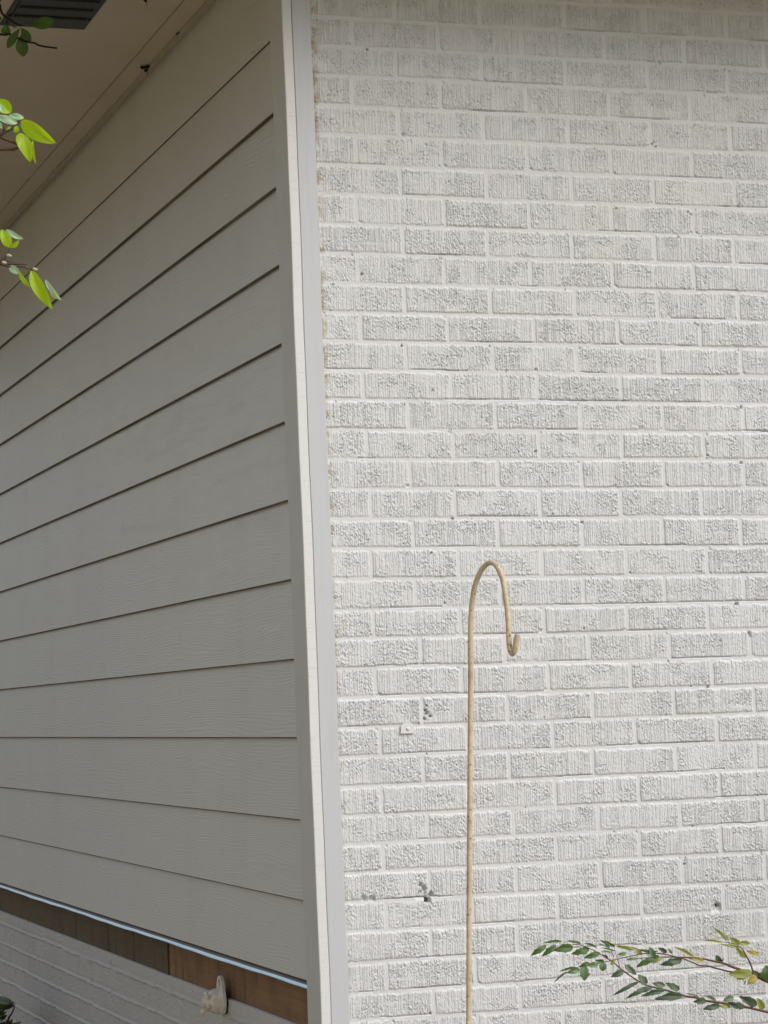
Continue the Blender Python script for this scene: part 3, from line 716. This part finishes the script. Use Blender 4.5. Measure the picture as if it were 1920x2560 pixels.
# branch B (lower bright twig)
b1 = cv(4.423, 0, 500, D2)
mb = MB(); st = [T0 + Vector((.02, .03, 1.75)), Vector((-1.8, -2.6, -.42)), atd(-50, 650, D2), b1(-10, 705), b1(60, 722), b1(120, 735), b1(250, 738), b1(310, 760), b1(375, 762)]
pth = smooth_path(st, 5); mb.tube(pth, [.009 - .0072 * i / 10 if i < 10 else .0018 - .0011 * (i - 10) / (len(pth) - 11) for i in range(len(pth))], 7)
mb.tube(smooth_path([b1(-15, 690), b1(20, 665), b1(60, 630), b1(85, 600), b1(105, 528)], 3), [.0016, .0016, .0015, .0015, .0014, .0013, .0011, .0010, .0008, .0006, .0006, .0005, .0005], 6)
brB = mb.build('branch', M['bark'], tree, True)
leafset('leaves', [(105, 528, 15, 320, 120, 'leaf_bright', .1), (62, 330, 256, 436, 62, 'leaf_pale', .2, -.01), (105, 520, 215, 452, 60, 'leaf_bright', .5, .003), (340, 780, 570, 1205, 138, 'leaf_bright', .2), (505, 880, 676, 1112, 52, 'leaf_pale', .4, -.008), (560, 1000, 660, 1100, 60, 'leaf_bright', .3, .004),
                   (105, 730, 225, 815, 84, 'leaf_pale', .2), (205, 795, 346, 972, 50, 'leaf_bright', .5)], b1, D2 / FPX / 4.423, brB)
for q in (b1(85, 612), b1(372, 764), b1(30, 690)):
    mb = MB(); mb.lathe(q - Vector((.0015, 0, 0)), (1, 0, -.1), [(0, .0012), (.002, .0023), (.005, .0016), (.0065, .0006)], 8)
    mb.build('bud', M['bud'], brB, True)
# branch C (dark twig below the vent)
c1 = cv(11.06, 0, 0, D3)
mb = MB(); st = [T0 + Vector((0, .05, 2.9)), Vector((-1.9, -1.1, .6)), Vector((-1.15, -.2, .68)), atd(-40, -40, D3), c1(-40, 90), c1(0, 210), c1(60, 370), c1(180, 480), c1(400, 630), c1(600, 710)]
pth = smooth_path(st, 5); mb.tube(pth, [.012 - .0088 * i / 15 if i < 15 else .0036 - .0014 * (i - 15) / (len(pth) - 16) for i in range(len(pth))], 7)
st = [atd(-30, 80, D3), c1(0, 945), c1(130, 950), c1(260, 940), c1(330, 990), c1(560, 1080), c1(760, 1155), c1(960, 1190), c1(1070, 1250), c1(1330, 1300), c1(1585, 1330)]
pth = smooth_path(st, 4); mb.tube(pth, [.0030 - .0008 * i / (len(pth) - 1) for i in range(len(pth))], 7)
mb.tube([atd(-70, 60, D3), atd(-30, 80, D3)], [.004, .0022], 7)
brC = mb.build('branch', M['bark_shade'], tree, True); tag(brC, 'dark shaded twig hanging beside the vent')
leafset('leaves', [(555, 770, 200, 1330, 235, 'leaf_shade', .1), (575, 960, 650, 1560, 350, 'leaf_shade', .1, .01), (580, 760, 850, 1130, 250, 'leaf_shade', .2), (180, 660, 150, 1000, 260, 'leaf_shade'), (760, 680, 1500, 560, 330, 'leaf_shade', .3, .02), (280, 660, 465, 770, 60, 'leaf_shade', .3), (-60, 430, 10, 560, 120, 'leaf_shade')],
        c1, D3 / FPX / 11.06, brC)
# crown left of the frame
mb = MB(); rr_ = random.Random(5)
cent = [(T0 + Vector((rr_.uniform(-1.2, .1), rr_.uniform(-.9, 1.3), rr_.uniform(2.4, 5.2))), rr_.uniform(.35, .7)) for _ in range(16)]
for c_, r_ in cent:
    for _ in range(130):
        v = Vector((rr_.gauss(0, 1), rr_.gauss(0, 1), rr_.gauss(0, 1))).normalized() * r_ * rr_.random() ** .4
        p = c_ + v
        if p.x > -1.75 + .22 * (p.y + 2.7): continue
        q = p + Vector((rr_.uniform(-1, 1), rr_.uniform(-1, 1), rr_.uniform(-1.3, .2))).normalized() * rr_.uniform(.045, .075)
        leaf(mb, p, q, .04, rr_.uniform(-1, 1), seed=rr_.randint(0, 99), nU=4, nV=1)
crown = mb.build('crown', M['leaf_bright'], tree, True)

# ---- young elm at the right edge ---------------------------------
YS = -.55
elm = empty('sapling', (1.18, -.6, GZ), 'young elm sapling reaching in at lower right with green and yellowing leaves', 'tree')
E0 = Vector((1.18, -.6, GZ))
s2 = 5.184
def k2(x, y, z=0): return aty(1300 + x / s2, 2300 + y / s2, YS + z)
def k3(x, y, z=0): return aty(1600 + x / s2, 2300 + y / s2, YS + z)
mb = MB(); tp = smooth_path([E0, E0 + Vector((.02, .0, .5)), E0 + Vector((-.01, .02, .95)), E0 + Vector((.03, .01, 1.5))], 6)
mb.tube(tp, [.013 - .009 * i / (len(tp) - 1) for i in range(len(tp))], 10); mb.build('trunk', M['bark'], elm, True)
def stems(paths, parent, r0=.0022, r1=.0008, name='branch'):
    mb = MB()
    for P_, ra, rb in paths:
        pth = smooth_path(P_, 4); mb.tube(pth, [ra + (rb - ra) * i / (len(pth) - 1) for i in range(len(pth))], 7)
    return mb.build(name, M['twig'], parent, True)
up = stems([([E0 + Vector((0, .01, .75)), k3(2050, 960), k3(1659, 800), k3(1520, 735), k3(1450, 690), k3(1200, 610), k3(1080, 560), k3(940, 530), k3(800, 500), k3(600, 485), k3(300, 480), k3(0, 495), k2(1500, 495)], .0042, .0007),
            ([k3(1450, 690, .01), k3(1300, 680, .02), k3(1170, 670, .02), k3(1000, 630, .015), k3(870, 595, .01), k3(780, 590), k3(680, 550), k3(580, 510), k3(400, 460), k3(200, 430), k3(0, 440), k2(1500, 455), k2(1250, 510), k2(1060, 555), k2(900, 580), k2(760, 640), k2(600, 690)], .0020, .0006),
            ([k3(1470, 690), k3(1440, 590), k3(1380, 470), k3(1300, 350), k3(1140, 290), k3(1080, 290)], .0021, .0006)], elm)
tag(up, 'upper twig of the sapling, yellowing at its end')
low = stems([([E0 + Vector((0, .01, .62)), k3(1950, 1250), k3(1659, 1195), k3(1400, 1135), k3(1100, 1080), k3(850, 1045), k3(740, 1010), k3(560, 980), k3(340, 910), k3(130, 860), k3(0, 805), k2(1340, 660), k2(1210, 550), k2(1100, 480), k2(970, 400), k2(780, 325), k2(680, 318)], .0032, .0007),
             ([k2(1290, 610), k2(1275, 540), k2(1250, 460), k2(1215, 340)], .0009, .0005), ([k2(1215, 480), k2(1190, 420), k2(1150, 350)], .0009, .0005)], elm)
L2 = [(340, 330, 140, 462, 74, 'g'), (470, 325, 285, 470, 80, 'g', 0, -.004), (690, 345, 440, 395, 112, 'g', 0, -.008), (540, 280, 310, 290, 34, 'g', .3), (785, 305, 610, 268, 34, 'g', .3), (898, 378, 665, 440, 95, 'g'), (1037, 428, 832, 492, 80, 'g'),
      (1000, 360, 835, 300, 34, 'dk', .4), (760, 620, 512, 660, 36, 'g', .3), (615, 672, 435, 808, 26, 'dk', .3), (772, 640, 612, 685, 74, 'lg'), (840, 600, 832, 790, 128, 'lg', 0, -.006), (905, 560, 765, 610, 70, 'g'), (1012, 575, 885, 590, 84, 'lg'),
      (1095, 545, 975, 525, 58, 'g'), (1075, 555, 1070, 668, 102, 'lg', 0, -.005), (1232, 345, 1035, 262, 50, 'g'), (1240, 335, 1535, 375, 52, 'yg', .2), (1382, 432, 1262, 450, 50, 'lg'), (1515, 375, 1570, 455, 72, 'yg'),
      (1342, 660, 1183, 738, 88, 'dk'), (1355, 578, 1515, 715, 80, 'gr'), (1645, 825, 1532, 712, 104, 'gr'), (1534, 805, 1208, 972, 56, 'dk', .1), (1665, 870, 1372, 1018, 62, 'dk', .1), (1665, 960, 1575, 988, 24, 'dk'), (1665, 505, 1508, 615, 66, 'g'),
      (1142, 492, 1058, 448, 40, 'br'), (1222, 528, 1178, 582, 56, 'yg'), (1162, 362, 1035, 308, 30, 'lg', .2), (1240, 405, 1055, 358, 22, 'g', .2), (1520, 500, 1370, 520, 44, 'lg', .2), (1182, 420, 1048, 400, 28, 'lg', .2)]
L3a = [(-20, 385, 240, 412, 36, 'g', .2), (350, 420, 236, 362, 62, 'dk'), (118, 352, 210, 512, 72, 'lg', 0, -.006), (418, 438, 362, 368, 32, 'gr'), (545, 515, 265, 580, 98, 'dk', 0, -.004), (245, 465, -20, 600, 78, 'g'), (305, 478, 160, 568, 44, 'yg', .2),
       (702, 472, 447, 345, 46, 'yg', .1), (826, 520, 636, 498, 62, 'y'), (1035, 550, 985, 455, 78, 'dk'), (1060, 550, 1085, 485, 20, 'br'), (1060, 550, 1040, 480, 18, 'br'), (1155, 272, 943, 92, 48, 'yg', .1), (1085, 290, 822, 262, 32, 'yg', .2), (1292, 318, 1160, 232, 88, 'yg'),
       (1285, 300, 1435, 303, 68, 'yg'), (1285, 362, 1045, 312, 38, 'yg', .1), (1245, 365, 1375, 492, 66, 'yg', .1), (1380, 405, 1557, 442, 54, 'y', .1), (1450, 690, 1155, 705, 140, 'yg', 0, -.004), (1400, 700, 1250, 770, 90, 'y', 0, -.002), (1512, 730, 1395, 822, 112, 'y', 0, -.006), (1665, 780, 1640, 590, 190, 'g', 0, -.006), (1455, 655, 1600, 735, 46, 'g'), (1372, 780, 1348, 842, 16, 'br')]
L3b = [(160, 868, -10, 945, 56, 'dk'), (335, 900, 15, 988, 74, 'dk', .1), (556, 968, 195, 1025, 106, 'dk', 0, -.004), (325, 850, 162, 818, 76, 'gr'), (514, 905, 332, 815, 88, 'gr'), (750, 992, 595, 948, 28, 'gr', .2), (858, 1045, 695, 1062, 88, 'dk'), (990, 1042, 835, 978, 48, 'gr', .1),
       (1215, 1000, 1080, 1045, 90, 'gr'), (1035, 1105, 820, 1155, 84, 'dk'), (1170, 1130, 1005, 1112, 56, 'yg', .1), (1115, 1078, 1395, 1138, 90, 'dk'), (1515, 1105, 1285, 992, 118, 'dk'), (1605, 1155, 1515, 1015, 98, 'yg')]
pxs = (YS - CAM.y) / FWD.y / FPX / s2
leafset('leaves', L3a, k3, pxs, up, .2); leafset('leaves', L3b, k3, pxs, low, .2); leafset('leaves', L2, k2, pxs, low, .2)
# rest of the sapling, right of the frame
mb = MB(); rr_ = random.Random(9)
for _ in range(260):
    p = E0 + Vector((rr_.uniform(-.02, .45), rr_.uniform(-.25, .25), rr_.uniform(.5, 1.65)))
    q = p + Vector((rr_.uniform(-1, 1), rr_.uniform(-1, 1), rr_.uniform(-1, .3))).normalized() * .04
    leaf(mb, p, q, .02, rr_.uniform(-.8, .8), seed=_, nU=4, nV=1)
mb.build('crown', M['g'], elm, True)

# ---- low shrub at the lower left corner ----------------------------
XS = -.15; f0 = atx(36, 2513, XS)
shrub = empty('shrub', (f0.x - .28, f0.y + .05, GZ), 'dark glossy shrub poking in at the bottom left by the foundation', 'shrub')
S0 = Vector((f0.x - .28, f0.y + .05, GZ)); sc_ = 13.8
def k4(x, y, z=0): return atx(x / sc_, 2400 + y / sc_, XS + z)
stems([([S0, S0 + Vector((.1, 0, .25)), k4(150, 2300), k4(300, 2000), k4(420, 1820), k4(500, 1620)], .006, .0022), ([S0, k4(-300, 2200), k4(-250, 1600), k4(120, 1300)], .006, .0015)], shrub, name='stems')
wS = (FWD.dot(f0 - CAM)) / FPX / sc_
leafset('leaves', [(490, 1500, -180, 1480, 460, 'ivy', .1), (470, 1560, -250, 1700, 420, 'ivy', .2, .01), (160, 1290, -260, 1420, 240, 'ivy', .2), (360, 2330, 640, 2190, 300, 'ivy', .1), (300, 2250, 420, 2060, 180, 'ivy'), (-50, 2000, 200, 1800, 160, 'ivy', 0, .01), (-100, 2300, 180, 2150, 240, 'ivy', 0, .02), (-60, 1900, 120, 1750, 260, 'ivy', 0, .03), (230, 1900, 20, 2050, 180, 'br', 0, .03)], k4, wS, shrub)
mb = MB(); rr_ = random.Random(2)
for _ in range(420):
    p = S0 + Vector((rr_.uniform(-.35, .12), rr_.uniform(-.25, .5), rr_.uniform(.05, .56)))
    q = p + Vector((rr_.uniform(-1, 1), rr_.uniform(-1, 1), rr_.uniform(-.6, .8))).normalized() * .05
    leaf(mb, p, q, .03, rr_.uniform(-.8, .8), seed=_, nU=4, nV=1)
mb.build('foliage', M['ivy'], shrub, True)
